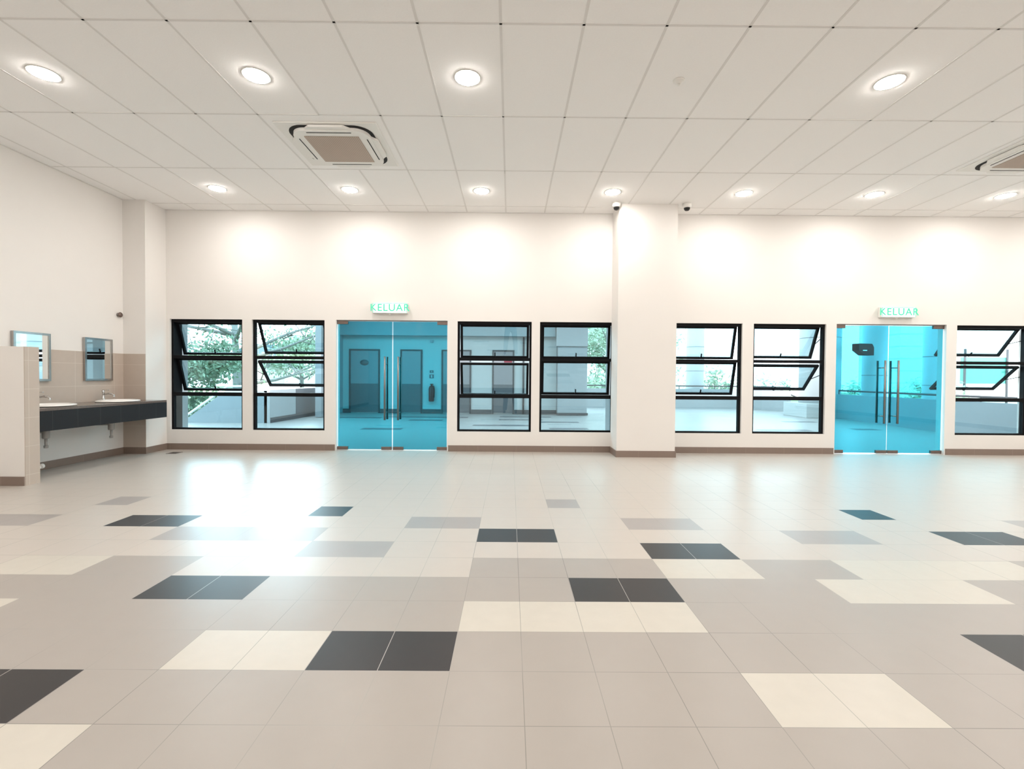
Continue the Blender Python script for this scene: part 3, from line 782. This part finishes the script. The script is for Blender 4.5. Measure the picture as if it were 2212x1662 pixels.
tree(22.6, 24.5, -2.5, 4.4, 1.8, 3500, 'leafy shrub tree behind the right leaf of the right glass door', M['leafB'], 16, .1, .1, 11, .1)

# ------------------------------------------------------------------ photographer (seen mirrored in the window)
def skinned(name, verts, edges, m, parent, root=0, sub_=2):
    me = bpy.data.meshes.new(name); me.from_pydata([v[:3] for v in verts], edges, []); me.materials.append(m)
    o = bpy.data.objects.new(name, me); C.objects.link(o); o.parent = parent
    md = o.modifiers.new('skin', 'SKIN'); md.use_smooth_shade = True
    sv = me.skin_vertices[0].data
    for i, v in enumerate(verts): sv[i].radius = (v[3], v[4] if len(v) > 4 else v[3]); sv[i].use_root = (i == root)
    o.modifiers.new('subsurf', 'SUBSURF').levels = sub_; o.modifiers['subsurf'].render_levels = sub_
    return o
pr = empty('person', (0, -.38, 0), False)
def ch(pts): return [(i, i+1) for i in range(len(pts)-1)]
bv = [(0, 0, .92, .09, .07), (0, 0, 1.1, .10, .08), (0, 0, 1.3, .15, .11), (0, 0, 1.42, .10, .08), (0, .0, 1.50, .05, .05), (0, .02, 1.56, .07, .08), (0, .01, 1.63, .078, .09), (0, 0, 1.69, .06, .07)]
be = ch(bv)
for s in (-1, 1):
    n = len(bv)
    bv += [(s*.10, 0, .85, .09), (s*.14, .01, .5, .06), (s*.17, -.01, .12, .04), (s*.18, .05, .04, .035), (s*.19, .15, .025, .03)]
    be += [(0, n), (n, n+1), (n+1, n+2), (n+2, n+3), (n+3, n+4)]
    n = len(bv)
    bv += [(s*.18, 0, 1.40, .055), (s*.23, .03, 1.13, .04), (s*.12, .24, 1.12, .028), (s*.085, .30, 1.155, .026)]
    be += [(2, n), (n, n+1), (n+1, n+2), (n+2, n+3)]
    for k in range(4):
        m0 = len(bv); bv += [(s*.08, .325, 1.17+.012*k-.018, .009), (s*.05, .345, 1.175+.014*k-.02, .008), (s*(.03+.004*k), .338, 1.175+.014*k-.02, .007)]
        be += [(n+3, m0), (m0, m0+1), (m0+1, m0+2)]
    m0 = len(bv); bv += [(s*.07, .30, 1.19, .010), (s*.045, .305, 1.205, .009)]
    be += [(n+3, m0), (m0, m0+1)]
body = skinned('body', bv, be, M['skin'], pr)
tv = [(0, 0, 1.0, .165, .13), (0, 0, .88, .15, .13)]; te = [(0, 1)]
for s in (-1, 1):
    n = len(tv); tv += [(s*.10, 0, .80, .105), (s*.14, .01, .5, .085), (s*.17, -.005, .12, .07), (s*.17, -.005, .07, .07)]
    te += [(1, n), (n, n+1), (n+1, n+2), (n+2, n+3)]
skinned('trousers', tv, te, M['denim'], pr)
sv_ = [(0, 0, .84, .19, .155), (0, 0, 1.12, .155, .125), (0, 0, 1.32, .17, .13), (0, 0, 1.43, .10, .09)]; se = ch(sv_)
for s in (-1, 1):
    n = len(sv_); sv_ += [(s*.185, 0, 1.40, .07), (s*.23, .02, 1.18, .058)]; se += [(2, n), (n, n+1)]
skinned('shirt', sv_, se, M['shirt'], pr)
b = MB()
b.lathe([(.088, -.02), (.094, .02), (.088, .06), (.066, .095), (.03, .112), (0, .116), ], (0, -.026, 1.68), 28, .92, 1.1)
b.lathe([(.06, -.10), (.084, -.05), (.09, .0), (.0, .02)], (0, -.034, 1.65), 24, .92, .9)
b.build('hair', M['hair']).parent = pr
for s in (-1, 1):
    b = MB(); b.lathe([(0, -.010), (.012, 0), (0, .010)], (s*.03, .088, 1.645), 12, 1, .5); b.build('eye', M['hair']).parent = pr
    b = MB(); b.lathe([(0, -.03), (.014, -.02), (.018, .0), (.014, .02), (0, .03)], (s*.078, -.005, 1.635), 12, .6, 1); b.build('ear', M['skin']).parent = pr
b = MB(); b.box((-.024, .088, 1.577), (.024, .100, 1.587), .004); b.build('mouth', M['extred']).parent = pr
for s in (-1, 1):
    skinned('shoe', [(s*.18, 0, .045, .045), (s*.185, .08, .04, .045), (s*.195, .19, .032, .036)], [(0, 1), (1, 2)], M['black'], pr)
b = MB(); b.box((-.004, .088, 1.60), (.004, .118, 1.64), .003); b.build('nose', M['skin']).parent = pr
tag(pr, 'person in dark trousers taking the photo, legs mirrored in the window glass', 'person')
b = MB(); b.box((-.04, -.045, CAM_H-.055+.02), (.04, -.037, CAM_H+.055+.02), .003); tag(b.build('phone', M['black_gloss']), 'black phone held up by the photographer', 'phone')

for o in list(bpy.data.objects):
    if '_abs' in o: del o['_abs']
